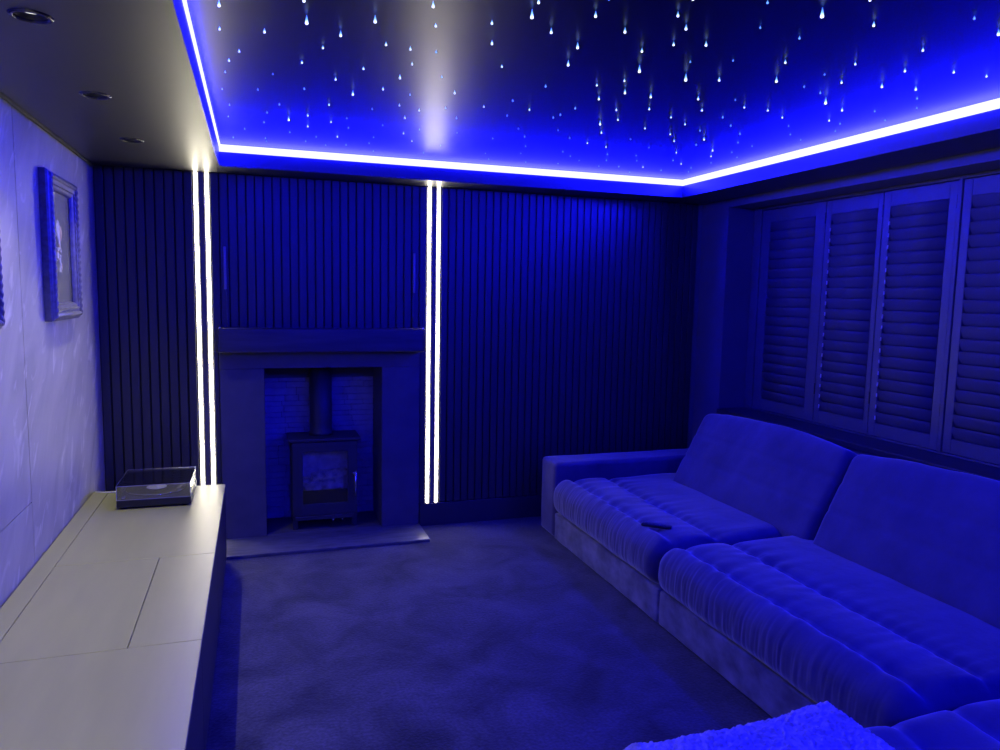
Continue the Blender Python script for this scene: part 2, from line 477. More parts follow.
R1 = [(865,28,2),(867,120,1),(944,208,1),(904,244,1),(889,288,.6),(877,355,.5),(906,418,.8),(901,463,.7),(966,512,.8),(921,545,.8)]
R2 = [(213,10,2),(224,98,3),(57,132,1.5),(494,92,2.5),(358,146,2),(288,194,1),(205,252,1),(537,182,1.3),(633,200,1.3),(640,258,1),(735,210,.8),(733,108,1),(723,32,2),(955,98,1.3),(955,178,1.5),(448,276,1),(338,318,1.2),(592,313,1.8),(214,355,.8),(406,378,2.2),(525,357,1.3),(632,378,.8),(757,308,.7),(808,372,1.5),(923,425,1),(772,430,.7),(312,418,1),(31,358,.8),(90,296,.4),(116,416,.7),(67,448,.8),(55,486,.7),(153,478,2.5),(228,460,1.3),(228,502,1.2),(157,525,.8),(320,485,1),(382,470,.5),(388,508,.7),(482,434,.7),(590,420,1),(611,470,1.5),(606,530,1.2),(668,440,1.2),(669,515,.9),(815,470,.9),(817,527,.5),(524,498,.7),(345,543,1.2),(261,543,.6),(220,560,.6),(379,575,.7),(470,568,.6),(488,545,.6),(639,560,1),(299,575,.4),(958,550,.8),(61,548,.7),(487,598,.4),(685,605,.4),(752,577,.5),(929,608,.4),(942,630,.4),(65,560,.3)]
R3 = [(152,16,1.5),(126,75,3),(377,70,1.8),(202,134,1.8),(493,132,1.8),(702,68,1.5),(734,120,1.7),(306,194,2.2),(560,208,1.5),(685,182,1.3),(813,184,1.7),(269,262,2.2),(550,288,3),(733,322,3.2),(865,322,1.7),(7,268,1),(751,248,.5),(491,323,1),(493,372,2.2),(382,341,1),(390,396,1.8),(595,388,2),(589,435,1.3),(782,396,1.7),(797,440,1.3),(180,345,.9),(50,402,.8),(116,437,1),(297,432,.9),(28,460,.6),(210,468,.7),(238,457,.7),(459,438,1.2),(465,477,1.3),(395,495,2.4),(400,528,1.6),(675,467,1.1),(730,494,1.1),(572,510,1),(964,428,1),(929,398,.4),(879,467,.9),(911,500,.8),(97,543,.8),(101,580,.7),(275,548,.6),(345,568,1),(418,583,1),(672,533,1),(687,560,1.2),(789,519,.9),(805,555,2),(774,575,.8),(947,532,.9),(939,566,.8),(839,598,1.8),(833,620,1.2),(915,604,.7),(936,624,.7),(248,602,.8),(277,619,.6),(424,612,.8),(420,636,.9),(312,636,.5),(229,648,.5),(390,658,.5),(540,637,.6),(537,617,.4),(469,660,.8),(564,662,1.2),(636,675,.9),(512,682,.7),(683,636,.7),(696,605,1),(715,650,1.2),(754,665,.9),(744,680,.6),(833,645,.6),(82,608,.5),(102,642,.4),(588,585,.4),(515,552,.3),(229,517,.4),(72,511,.3),(762,2,2),(920,243,.4),(430,2,.5)]
R4 = [(69,16,.8),(284,72,3.2),(473,6,1),(488,106,1.5),(885,78,.8),(980,142,2),(195,156,.8),(40,114,.5),(139,252,1.3),(104,327,2.4),(415,258,1),(682,204,1.3),(611,286,1.5),(804,290,1.2),(933,306,1.1),(294,298,.4),(361,331,1.4),(520,348,2),(654,358,1.8),(659,393,1),(658,430,.7),(213,346,.5),(277,371,.9),(298,413,3.2),(363,440,1.8),(70,440,1.2),(127,468,1.1),(152,501,.7),(159,534,.7),(492,443,.9),(533,478,.6),(312,480,1.3),(355,492,.8),(337,520,.7),(200,555,.6),(8,580,.8)]
pts = []
for k, R_ in enumerate((R1, R2, R3, R4)):
    for (x, y, s) in R_:
        pts.append((k * 250 + x / 3.948, y / 3.948, s))
stars = []
for (u, v, s) in pts:
    ln = 0.005 + 0.0075 * s
    p = on_z(u, v, STARZ - ln)
    if CX0 + 0.02 < p.x < CX1 - 0.02 and CY0 < p.y < CY1 - 0.02:
        stars.append((p.x, p.y, ln, 0.0027 + 0.0009 * s, s))
# the pattern goes on over the part of the panel behind the viewer
rs = random.Random(3)
for i in range(70):
    x, y, s = rs.uniform(CX0 + .1, CX1 - .1), rs.uniform(CY0 + .1, 1.1), rs.choice((.6, .8, 1, 1.3, 2, 3))
    stars.append((x, y, 0.005 + 0.0075 * s, 0.0027 + 0.0009 * s, -s))
def strand(bm, x, y, ln, r):
    lathe(bm, [(0.0002, 0), (r * .75, r * .25), (r, r * .8), (r * .85, r * 1.5), (r * .58, ln * .55), (r * .36, ln * .8), (r * .22, ln)], (x, y, STARZ - ln), 10, caps=False)
stars.sort(key=lambda t: -t[4])
for (x, y, ln, r, s) in stars[:99]:
    bm = nb(); strand(bm, x, y, ln, r)
    link_mesh('star', bm, M['star'], panel, True)
bm = nb()
for (x, y, ln, r, s) in stars[99:]: strand(bm, x, y, ln, r)
o = link_mesh('star_field', bm, M['star'], panel, True); o['kind'] = 'stuff'

# blue light tube round the opening
bm = nb()
def led_prof(zb, zt, d):
    h = zt - zb
    return [(0.0005, zb), (0.37 * d, zb), (0.74 * d, zb + .08 * h), (0.96 * d, zb + .25 * h), (d, zb + .5 * h), (0.96 * d, zt - .25 * h), (0.74 * d, zt - .08 * h), (0.37 * d, zt), (0.0005, zt)]
def sweep(bm, paths):
    rings = [[bm.verts.new(p) for p in path] for path in paths]
    for a_, b_ in zip(rings, rings[1:] + rings[:1]):
        for i in range(len(a_) - 1):
            bm.faces.new((a_[i], a_[i + 1], b_[i + 1], b_[i]))
# three sides carry the full tube, the console side a slimmer one
sweep(bm, [[(CX0, CY0 + d, z), (CX1 - d, CY0 + d, z), (CX1 - d, CY1 - d, z), (CX0, CY1 - d, z)] for d, z in led_prof(LEDB, LEDT, 0.0135)])
sweep(bm, [[(CX0 + d, CY0 + 0.014, z), (CX0 + d, CY1 - 0.014, z)] for d, z in led_prof(LEDT - 0.020, LEDT, 0.009)])
bmesh.ops.recalc_face_normals(bm, faces=bm.faces[:])
tag(link_mesh('led_strip_light', bm, M['led']), 'glowing blue-white light tube running round the edge of the star ceiling', 'led strip')

# ------------------------------------------------------------------ vertical light lines on the back wall
def light_line(x, z0, label):
    t = thing('linear_wall_light', (x, D + 0.01, z0), label, 'wall light', 'vertical light lines beside the fireplace')
    bm = nb()
    box(bm, x - 0.0155, x + 0.0155, D + 0.012, YB0 + 0.001, z0, H - 0.001)
    link_mesh('channel', bm, M['greyplastic'], t)
    bm = nb(); box(bm, x - 0.0085, x + 0.0085, D + 0.0055, D + 0.0118, z0 + 0.002, H - 0.003, 0.002)
    link_mesh('diffuser', bm, M['warmled'], t)
    bm = nb()
    for s_ in (-1, 1):
        a, b2 = sorted((x + s_ * 0.0087, x + s_ * 0.0135))
        box(bm, a, b2, D + 0.0045, D + 0.0118, z0 + 0.001, H - 0.003, 0.001, seg=1)
    link_mesh('halo_edge', bm, M['halo'], t)  # dim glowing lips added for a soft halo beside the diffuser
light_line(-0.3275, 0.02, 'white vertical light line behind the record player, the one farther from the stove')
light_line(-0.2645, 0.02, 'white vertical light line between its twin behind the record player and the mantel')
light_line(1.1080, 0.158, 'white vertical light line on the sofa side of the stove, touching the mantel end')
light_line(1.1710, 0.158, 'white vertical light line on the sofa side of the stove, farther from the mantel')

# ------------------------------------------------------------------ downlights
DLAB = ['small black recessed ceiling downlight closest to the slatted back wall',
        'black recessed ceiling downlight above the console, between two like it',
        'black recessed ceiling downlight with its pale lens showing, at the top corner of the view',
        'black recessed ceiling downlight over the console, fourth from the slatted wall',
        'black recessed ceiling downlight over the console, fifth from the slatted wall']
for i, y in enumerate(DLY):
    t = thing('ceiling_downlight', (DLX, y, H), DLAB[i], 'downlight', 'downlights over the console')
    bm = nb()
    lathe(bm, [(0.0385, 0.004), (0.0385, -0.003), (0.041, -0.0055), (0.051, -0.004), (0.0535, 0.0)], (DLX, y, H), 36, caps=False)
    link_mesh('trim_ring', bm, M['ringmetal'], t, True)
    bm = nb()
    lathe(bm, [(0.0385, 0.002), (0.035, 0.006), (0.0275, 0.010), (0.027, 0.05)], (DLX, y, H), 36, caps=False)
    link_mesh('baffle', bm, M['baffle'], t, True)
    bm = nb(); lathe(bm, [(0.0268, 0.013), (0.0268, 0.017)], (DLX, y, H), 32)
    link_mesh('lens', bm, M['lensglass'], t)
    ld = bpy.data.lights.new('downlight_beam', 'SPOT')
    ld.energy = 34; ld.color = (1.0, 0.96, 0.90); ld.spot_size = math.radians(92); ld.spot_blend = 1.0; ld.shadow_soft_size = 0.012
    lo = bpy.data.objects.new('downlight_beam', ld); COL.objects.link(lo)
    lo.location = (0, 0, 0.0105); lo.parent = t

# ------------------------------------------------------------------ fireplace
fp = thing('fireplace_surround', (0.415, D, 0), 'charcoal fireplace surround with a stone lined chamber round the stove', 'fireplace')
FY = D - 0.006
for a, b2 in ((SX0, OX0), (OX1, SX1)):
    boxobj('pilaster', (a, b2, FY, D + 0.035, 0.0, OZ), M['surround'], fp, 0.004)
boxobj('lintel', (SX0, SX1, FY - 0.004, D + 0.035, OZ, SZ), M['surround'], fp, 0.004)
CB = D + 0.37
bm = nb()
box(bm, OX0 - 0.018, OX0, D + 0.035, CB, 0, OZ + 0.018, mi=1); box(bm, OX1, OX1 + 0.018, D + 0.035, CB, 0, OZ + 0.018, mi=1)
box(bm, OX0, OX1, D + 0.035, CB, OZ, OZ + 0.018, mi=1)
box(bm, OX0, OX1, CB + 0.012, CB + 0.03, 0, OZ, mi=1)
box(bm, OX0, OX1, CB - 0.006, CB + 0.03, 1.005, OZ, mi=1)  # plain dark band stands in for the lintel's shadow on the stone
box(bm, OX0, OX1, D, CB + 0.02, -0.01, 0.0165, mi=1)
rz = random.Random(5)
z = 0.02
row = 0
while z < 1.0:
    hh = min(rz.choice((0.034, 0.042, 0.05)), 1.005 - z)
    x = OX0
    while x < OX1 - 0.004:
        w = min(rz.uniform(0.08, 0.24), OX1 - x)
        if OX1 - x - w < 0.04: w = OX1 - x
        box(bm, x + 0.001, x + w - 0.001, CB - rz.uniform(0.0, 0.012), CB + 0.014, z + 0.001, z + hh - 0.001, 0.003, seg=1)
        x += w
    z += hh
link_mesh('stone_lining', bm, [M['slips'], M['surround']], fp)

hb = nb(); box(hb, -0.215, 1.052, 4.515, D + 0.03, 0.0, 0.018, 0.003)
tag(link_mesh('hearth_slab', hb, M['slate']), 'low grey slate hearth slab on the carpet in front of the stove', 'hearth')

mt = thing('mantel_beam', (0.42, 4.79, 1.218), 'dark wooden mantel beam above the stove surround', 'mantel')
bm = rbox(-0.213, 1.052, 4.722, D - 0.001, 1.218, 1.366, 0.006, (30, 4, 5), 2,
          lambda p, n: p + n * (0.0016 * N(p.x * 3, p.y * 20, p.z * 26)))
link_mesh('beam', bm, M['beam'], mt)
for x, zz in ((-0.203, 1.366), (1.042, 1.366)):
    bm = nb(); lathe(bm, [(0.006, 0), (0.006, 0.006), (0.003, 0.009)], (x, 4.728, zz), 12)
    link_mesh('corner_glint', bm, M['pin'], mt)  # pale dot added at each beam corner to imitate a reflection
for x in (-0.214, 1.0515):
    bm = nb(); box(bm, x, x + 0.0016, 4.720, 4.80, 1.219, 1.365)
    link_mesh('end_highlight', bm, M['greyplastic'], mt)  # paler sliver added at each end to imitate light grazing the edge

def cable_cover(x, sgn, label):
    t = thing('cable_cover', (x, D, 1.37), label, 'cable cover', 'slim cable covers above the mantel')
    bm = nb(); box(bm, x - 0.007, x + 0.007, D - 0.014, D + 0.001, 1.60, 1.86, 0.003)
    link_mesh('cover', bm, M['covergrey'], t)
    bm = nb(); tube(bm, [(x, D - 0.007, 1.605), (x + sgn * 0.004, D - 0.008, 1.585), (x + sgn * 0.007, D - 0.004, 1.56), (x + sgn * 0.007, D - 0.004, 1.45), (x + sgn * 0.008, D - 0.006, 1.368)], 0.0022)
    link_mesh('cable', bm, M['greyplastic'], t)
cable_cover(-0.171, 1, 'slim vertical cable cover on the slats over the mantel, on the console side')
cable_cover(1.005, -1, 'slim vertical cable cover on the slats over the mantel, on the sofa side')

# ------------------------------------------------------------------ wood burning stove
st = thing('wood_stove', (0.42, 5.02, 0.018), 'black wood burning stove with glass door standing in the fireplace', 'stove')
sx0, sx1, sy0, sy1 = 0.212, 0.640, 4.925, 5.17
bm = nb()
t_ = 0.012
box(bm, sx0, sx0 + t_, sy0, sy1, 0.095, 0.610, 0.003); box(bm, sx1 - t_, sx1, sy0, sy1, 0.095, 0.610, 0.003)
box(bm, sx0, sx1, sy1 - t_, sy1, 0.095, 0.610); box(bm, sx0, sx1, sy0, sy1, 0.095, 0.112, 0.003)
box(bm, sx0, sx1, sy0, sy1, 0.590, 0.610, 0.003)
link_mesh('body', bm, M['castiron'], st)
bm = nb(); box(bm, sx0 - 0.022, sx1 + 0.020, sy0 - 0.02, sy1 + 0.005, 0.610, 0.632, 0.006)
link_mesh('top_plate', bm, M['castiron'], st)
for x in (sx0 + 0.004, sx1 - 0.036):
    for y in (sy0 + 0.005, sy1 - 0.04):
        bm = nb()
        vs = box(bm, x, x + 0.032, y, y + 0.032, 0.018, 0.097, 0.002)
        link_mesh('leg', bm, M['castiron'], st)
# door: frame round the glass
gx0, gx1, gz0, gz1 = 0.281, 0.573, 0.190, 0.540
dx0, dx1, dz0, dz1 = sx0 + 0.004, sx1 - 0.004, 0.112, 0.604
bm = nb()
dy0, dy1 = sy0 - 0.016, sy0 - 0.001
box(bm, dx0, gx0, dy0, dy1, dz0, dz1, 0.003); box(bm, gx1, dx1, dy0, dy1, dz0, dz1, 0.003)
box(bm, gx0 - 0.003, gx1 + 0.003, dy0 + 0.0005, dy1, dz0, gz0, 0.003); box(bm, gx0 - 0.003, gx1 + 0.003, dy0 + 0.0005, dy1, gz1, dz1, 0.003)
door = link_mesh('door', bm, M['castiron'], st)
boxobj('glass', (gx0, gx1, dy0 + 0.006, dy0 + 0.010, gz0, gz1), M['stoveglass'], door)
bm = nb()
lathe(bm, [(0.0065, 0), (0.0065, 0.165)], (0.622, dy0 - 0.028, 0.237), 14)
box(bm, 0.603, 0.628, dy0 - 0.032, dy0 - 0.012, 0.385, 0.400, 0.003); box(bm, 0.614, 0.630, dy0 - 0.03, dy0 + 0.002, 0.38, 0.405, 0.003)
link_mesh('handle', bm, M['chrome'], door)
bm = nb(); box(bm, sx0 + 0.02, sx1 - 0.03, sy0 - 0.03, sy0 + 0.004, 0.085, 0.112, 0.004)
link_mesh('ash_lip', bm, M['castiron'], st)
for x in (0.475, 0.535):
    bm = nb(); lathe(bm, [(0.008, 0), (0.008, 0.012), (0.004, 0.016)], (x, sy0 - 0.03, 0.08), 14, axis='y')
    for v in bm.verts: v.co.y = 2 * (sy0 - 0.03) - v.co.y + 0.004
    link_mesh('air_control', bm, M['chrome'], st)
bm = nb()
box(bm, sx0 + t_, sx1 - t_, sy1 - 0.045, sy1 - t_, 0.112, 0.50, 0.004)
for x in (sx0 + t_, sx1 - t_ - 0.02): box(bm, x, x + 0.02, sy0 + 0.02, sy1 - 0.045, 0.112, 0.5, 0.004)
link_mesh('firebrick_lining', bm, M['firebrick'], st)
bm = nb(); box(bm, gx0 - 0.02, gx1 + 0.01, sy0 + 0.012, sy0 + 0.022, 0.115, 0.275, 0.003)
link_mesh('log_guard', bm, M['soot'], st)
def log(name, a, b2, r, parent):
    bm = nb(); a, b2 = Vector(a), Vector(b2)
    ps = [a.lerp(b2, i / 8) + Vector((0, 0, 0.004 * N(i * .9, a.x * 9, 3))) for i in range(9)]
    tube(bm, ps, [r * (1 + .12 * N(i, r * 50, 1)) for i in range(9)], 14)
    return link_mesh(name, bm, M['bark'], parent, True)
for nm, a, b2, r in (('log', (0.27, 5.04, 0.30), (0.56, 5.02, 0.31), 0.04), ('log', (0.30, 4.985, 0.285), (0.55, 4.99, 0.30), 0.035), ('log', (0.35, 5.00, 0.355), (0.58, 5.05, 0.37), 0.03)):
    tag_ = log(nm, a, b2, r, st)
bm = nb()
lathe(bm, [(0.074, 0.632), (0.080, 0.632), (0.080, 0.652), (0.074, 0.655), (0.074, 0.70), (0.074, OZ + 0.01)], (0.413, 5.07, 0), 40)
link_mesh('flue_pipe', bm, M['castiron'], st)

# ------------------------------------------------------------------ long low media console: two cabinet units
CT = 0.466; CF_X = -0.182
def cabinet(y0, y1, panels, label):
    t = thing('media_cabinet', ((WL + CF_X) / 2, (y0 + y1) / 2, 0), label, 'media cabinet', 'media cabinets along the plaster wall')
    boxobj('body', (WL + 0.004, CF_X - 0.012, y0 + 0.001, y1 - 0.001, 0.0, CT - 0.019), M['consolebody'], t, 0.002)
    for nm, a, b2, c, d in panels:
        boxobj(nm, (a, b2, c + 0.0012, d - 0.0012, CT - 0.018, CT), M['consoletop'], t, 0.0012, 1)
    # fronts: two flap doors
    n = 2
    w = (y1 - y0) / n
    for i in range(n):
        boxobj('door', (CF_X - 0.012, CF_X - 0.001, y0 + i * w + 0.002, y0 + (i + 1) * w - 0.002, 0.035, CT - 0.022), M['consolebody'], t, 0.0015, 1)
g2 = 0.0014
cabinet(2.464, 4.497, [('rear_strip', WL + 0.006, -0.790 - g2, 2.464, 4.497), ('top_panel', -0.790 + g2, CF_X, 3.300, 4.497),
                       ('top_panel', -0.790 + g2, -0.400 - g2, 2.464, 3.300), ('top_panel', -0.400 + g2, CF_X, 2.464, 3.300)],
        'grey topped black media cabinet carrying the record player')
cabinet(0.45, 2.464, [('rear_strip', WL + 0.006, -0.79 - g2, 0.45, 2.464), ('top_panel', -0.79 + g2, CF_X, 0.45, 2.464)],
        'grey topped black media cabinet closest to the viewer, nothing on it')

# ------------------------------------------------------------------ record player
TX0, TX1, TY0, TY1 = -0.690, -0.336, 4.085, 4.465
tt = thing('record_player', ((TX0 + TX1) / 2, (TY0 + TY1) / 2, CT), 'black record player under a clear dust cover on the grey cabinet', 'record player')
for x in (TX0 + 0.03, TX1 - 0.03):
    for y in (TY0 + 0.03, TY1 - 0.03):
        bm = nb(); lathe(bm, [(0.018, CT), (0.02, CT + 0.006), (0.02, CT + 0.012)], (x, y, 0), 20)
        link_mesh('foot', bm, M['blackplastic'], tt)
boxobj('plinth', (TX0, TX1, TY0, TY1, CT + 0.010, CT + 0.048), M['blackplastic'], tt, 0.004)
px, py = TX0 + 0.168, TY0 + 0.195
bm = nb(); lathe(bm, [(0.12, CT + 0.048), (0.148, CT + 0.050), (0.15, CT + 0.056), (0.148, CT + 0.060)], (px, py, 0), 64)
link_mesh('platter', bm, M['chrome'], tt)
bm = nb(); lathe(bm, [(0.149, CT + 0.0602), (0.150, CT + 0.0615), (0.149, CT + 0.0625), (0.052, CT + 0.0622)], (px, py, 0), 64)
rec = link_mesh('record', bm, M['vinyl'], tt)
bm = nb(); lathe(bm, [(0.050, CT + 0.0624), (0.050, CT + 0.0634), (0.003, CT + 0.0634), (0.003, CT + 0.075)], (px, py, 0), 40)
link_mesh('label_disc', bm, M['label'], rec)
ax, ay = TX1 - 0.035, TY1 - 0.065
bm = nb(); lathe(bm, [(0.022, CT + 0.048), (0.022, CT + 0.066), (0.012, CT + 0.07), (0.012, CT + 0.082)], (ax, ay, 0), 24)
arm_base = link_mesh('tonearm_base', bm, M['greyplastic'], tt)
bm = nb(); tube(bm, [(ax, ay + 0.045, CT + 0.078), (ax, ay, CT + 0.078), (ax - 0.002, ay - 0.12, CT + 0.076), (ax - 0.03, ay - 0.205, CT + 0.072)], 0.0045)
box(bm, ax - 0.014, ax + 0.014, ay + 0.03, ay + 0.055, CT + 0.066, CT + 0.090, 0.004)
box(bm, ax - 0.042, ax - 0.022, ay - 0.225, ay - 0.195, CT + 0.066, CT + 0.076, 0.002)
link_mesh('tonearm', bm, M['chrome'], tt)
bm = nb(); lathe(bm, [(0.013, CT + 0.048), (0.013, CT + 0.056), (0.011, CT + 0.058)], (TX0 + 0.03, TY0 + 0.035, 0), 24)
link_mesh('speed_knob', bm, M['chrome'], tt)
# dust cover: five thin walls
bm = nb()
c0, c1 = CT + 0.049, CT + 0.122
w = 0.003
box(bm, TX0 + .002, TX1 - .002, TY0 + .002, TY1 - .002, c1 - w, c1, 0.0008, seg=1)
box(bm, TX0 + .002, TX0 + .002 + w, TY0 + .002, TY1 - .002, c0, c1 - w); box(bm, TX1 - .002 - w, TX1 - .002, TY0 + .002, TY1 - .002, c0, c1 - w)
box(bm, TX0 + .002 + w, TX1 - .002 - w, TY0 + .002, TY0 + .002 + w, c0, c1 - w); box(bm, TX0 + .002 + w, TX1 - .002 - w, TY1 - .002 - w, TY1 - .002, c0, c1 - w)
cov = link_mesh('dust_cover', bm, M['acrylic'], tt)
bm = nb()
e_ = 0.0028
for (a, b2, c, d) in ((TX0, TX1, TY0, TY0 + e_), (TX0, TX1, TY1 - e_, TY1), (TX0, TX0 + e_, TY0 + e_, TY1 - e_), (TX1 - e_, TX1, TY0 + e_, TY1 - e_)):
    box(bm, a + .001, b2 - .001, c + .001, d - .001, c1 - 0.002, c1 + 0.0008, 0.0006, seg=1)
    box(bm, a + .001, b2 - .001, c + .001, d - .001, c0 - 0.0008, c0 + 0.0012)
for x in (TX0 + .001, TX1 - .001 - e_):
    for y in (TY0 + .001, TY1 - .001 - e_):
        box(bm, x, x + e_, y, y + e_, c0, c1)
link_mesh('edge_highlight', bm, M['coveredge'], cov)  # pale bars imitate the light that the cover's edges catch
for x in (TX0 + 0.06, TX1 - 0.085):
    boxobj('hinge', (x, x + 0.025, TY1 - 0.012, TY1 + 0.006, CT + 0.03, CT + 0.075), M['greyplastic'], cov, 0.002)
bm = nb()
tube(bm, [(TX0 + 0.01, TY1 + 0.002, CT + 0.025), (TX0 - 0.02, TY1 + 0.004, CT + 0.010), (TX0 - 0.07, TY1 - 0.02, CT + 0.0045), (TX0 - 0.13, TY1 - 0.01, CT + 0.0045), (TX0 - 0.165, TY1 + 0.01, CT + 0.0045)], 0.0032, 8)
tag(link_mesh('audio_cable', bm, M['pin'], None, True), 'thin pale cable lying on the cabinet top behind the record player', 'cable')

# ------------------------------------------------------------------ framed pictures on the plaster wall
def ornate_frame(y0, y1, z0, z1, label, figure):
    X0 = WL
    yc, zc = (y0 + y1) / 2, (z0 + z1) / 2
    t = thing('picture_frame', (X0, yc, z0), label, 'framed picture', 'framed pictures on the plaster wall')
    prof = [(0, 0.0), (0, 0.026), (0.005, 0.034), (0.012, 0.038), (0.016, 0.046), (0.024, 0.050), (0.032, 0.046), (0.036, 0.039), (0.046, 0.037), (0.050, 0.043), (0.056, 0.043), (0.060, 0.036), (0.070, 0.034), (0.076, 0.030), (0.080, 0.020)]
    bm = nb()
    n = 120
    def loop(off, hgt):
        a, b2, c, d = y0 + off, y1 - off, z0 + off, z1 - off
        ring = []
        orn = 0.0016 if off in (0.024, 0.016, 0.032) else (0.0010 if off in (0.050, 0.056) and hgt > 0 else 0)
        for (p, q) in (((a, c), (b2, c)), ((b2, c), (b2, d)), ((b2, d), (a, d)), ((a, d), (a, c))):
            for i in range(n):
                s = i / n
                e = orn * (math.sin(2 * PI * i / 6) if orn else 0)
                ring.append(bm.verts.new((X0 + hgt + e, p[0] + (q[0] - p[0]) * s, p[1] + (q[1] - p[1]) * s)))
        return ring
    rings = [loop(o, h_) for o, h_ in prof]
    for r0, r1 in zip(rings[:-1], rings[1:]):
        m_ = len(r0)
        for i in range(m_):
            bm.faces.new((r0[i], r0[(i + 1) % m_], r1[(i + 1) % m_], r1[i]))
    bmesh.ops.recalc_face_normals(bm, faces=bm.faces[:])
    link_mesh('moulding', bm, M['frame'], t)
    i0 = 0.077
    boxobj('backing', (X0 + 0.004, X0 + 0.012, y0 + i0, y1 - i0, z0 + i0, z1 - i0), M['mount'], t)
    boxobj('glass', (X0 + 0.0190, X0 + 0.0205, y0 + i0 - 0.001, y1 - i0 + 0.001, z0 + i0 - 0.001, z1 - i0 + 0.001), M['pictureglass'], t)
    if figure:
        bm = nb()
        xb = X0 + 0.0125
        def blob(y, z, ry, rz_, mi, th=0.003):
            g_ = bmesh.ops.create_icosphere(bm, subdivisions=2, radius=1.0)
            for v in g_['verts']:
                q = v.co.copy()
                k = 1 + 0.22 * N(q.x * 2 + y * 30, q.y * 2, q.z * 2 + z * 30)
                v.co = Vector((xb + q.x * th, y + q.y * ry * k, z + q.z * rz_ * k))
                for f in v.link_faces: f.material_index = mi; f.smooth = True
        fy = yc + 0.0
        blob(fy - 0.012, zc + 0.085, 0.035, 0.048, 0); blob(fy + 0.022, zc + 0.072, 0.028, 0.034, 1, 0.004)
        rr = random.Random(11)
        blob(fy, zc + 0.02, 0.014, 0.03, 0)
        for i in range(16):
            s = i / 16
            blob(fy + rr.uniform(-0.05, 0.05) * (1 - s * .6), zc + 0.01 - s * 0.12, rr.uniform(.006, .016), rr.uniform(.006, .016), 0 if i % 4 else 1)
        link_mesh('figure', bm, [M['bone'], M['amber']], t)
ornate_frame(3.69, 4.215, 1.443, 2.105, 'ornate silver framed picture of a small pale figure, closest to the corner', True)
ornate_frame(2.450, 2.990, 1.443, 2.105, 'ornate silver picture frame cut off by the edge of the view', False)

# ------------------------------------------------------------------ shutters in the window recess
XS = WR + 0.22     # front face of the shutter panels
PZ0, PZ1 = SILL + 0.02, 2.222
fr = thing('shutter_surround', (XS, 2.6, SILL), 'dark wooden frame holding the louvred shutter panels in the window recess', 'shutter frame')
boxobj('head_rail', (XS - 0.006, XS + 0.05, 0.56, RY - 0.001, PZ1 + 0.004, LZ - 0.001), M['shutter'], fr, 0.003)
boxobj('sill_rail', (XS - 0.006, XS + 0.05, 0.56, RY - 0.001, SILL + 0.0065, PZ0 - 0.003), M['shutter'], fr, 0.003)
for a, b2 in ((RY - 0.085, RY - 0.001), (2.878, 2.902), (0.56, 0.62)):
    boxobj('post', (XS - 0.006, XS + 0.05, a, b2, PZ0 - 0.003, PZ1 + 0.004), M['shutter'], fr, 0.004)
def shutter(y0, y1, st0, st1, label, pins):
    """y0 is the end closer to the viewer; st0/st1 stile widths at y0/y1"""
    t = thing('louvred_shutter', (XS, (y0 + y1) / 2, PZ0), label, 'window shutter', 'louvred shutter panels')
    z0, z1 = 0.895, 2.137
    boxobj('stile', (XS, XS + 0.028, y0 + 0.0015, y0 + st0, PZ0, PZ1), M['shutter'], t, 0.003)
    boxobj('stile', (XS, XS + 0.028, y1 - st1, y1 - 0.0015, PZ0, PZ1), M['shutter'], t, 0.003)
    boxobj('top_rail', (XS + 0.001, XS + 0.027, y0 + st0, y1 - st1, z1, PZ1), M['shutter'], t, 0.002)
    boxobj('bottom_rail', (XS + 0.001, XS + 0.027, y0 + st0, y1 - st1, PZ0, z0), M['shutter'], t, 0.002)
    bm = nb()
    NK = 20
    n = 19; p = (z1 - z0) / n
    for i in range(n):
        zc = z0 + (i + .5) * p
        # elliptical blade, nearly closed: the top edge leans into the room's far side
        ang = math.radians(110)
        ring0, ring1 = [], []
        for k in range(NK):
            a = 2 * PI * k / NK
            e, f_ = 0.036 * math.cos(a), 0.0105 * math.sin(a)
            dx = e * math.cos(ang) - f_ * math.sin(ang); dz = e * math.sin(ang) + f_ * math.cos(ang)
            ring0.append(bm.verts.new((XS + 0.014 + dx, y0 + st0 + 0.002, zc + dz)))
            ring1.append(bm.verts.new((XS + 0.014 + dx, y1 - st1 - 0.002, zc + dz)))
        for k in range(NK):
            fc = bm.faces.new((ring0[k], ring0[(k + 1) % NK], ring1[(k + 1) % NK], ring1[k])); fc.smooth = True
        bm.faces.new(ring0); bm.faces.new(ring1)
        if pins and i < n - 1:
            boxobj('tilt_pin', (XS - 0.008, XS - 0.003, y1 - st1 - 0.009, y1 - st1 - 0.002, zc - 0.012 + (i % 3) * .002, zc + 0.012), M['pin'], t, 0.001, 1)
    bmesh.ops.recalc_face_normals(bm, faces=bm.faces[:])
    link_mesh('louvres', bm, M['louvre'], t)
    hz = [(PZ0 + 0.18), PZ1 - 0.14]
    for z_ in hz:
        boxobj('hinge', (XS - 0.003, XS + 0.002, y0 - 0.004, y0 + 0.004, z_, z_ + 0.07), M['blackplastic'], t, 0.001, 1)
shutter(3.826, 4.442, 0.088, 0.09, 'dark louvred shutter panel in the shaded corner of the window recess', False)
shutter(3.378, 3.824, 0.036, 0.046, 'dark louvred shutter panel with pale pins, next to the shaded corner panel', True)
shutter(2.904, 3.376, 0.050, 0.050, 'dark louvred shutter panel with pale pins, beside the double post', True)
shutter(2.400, 2.876, 0.050, 0.050, 'dark louvred shutter panel beyond the double post, cut by the view edge', False)
shutter(1.924, 2.398, 0.050, 0.050, 'dark louvred shutter panel second beyond the double post, above the sofa', False)

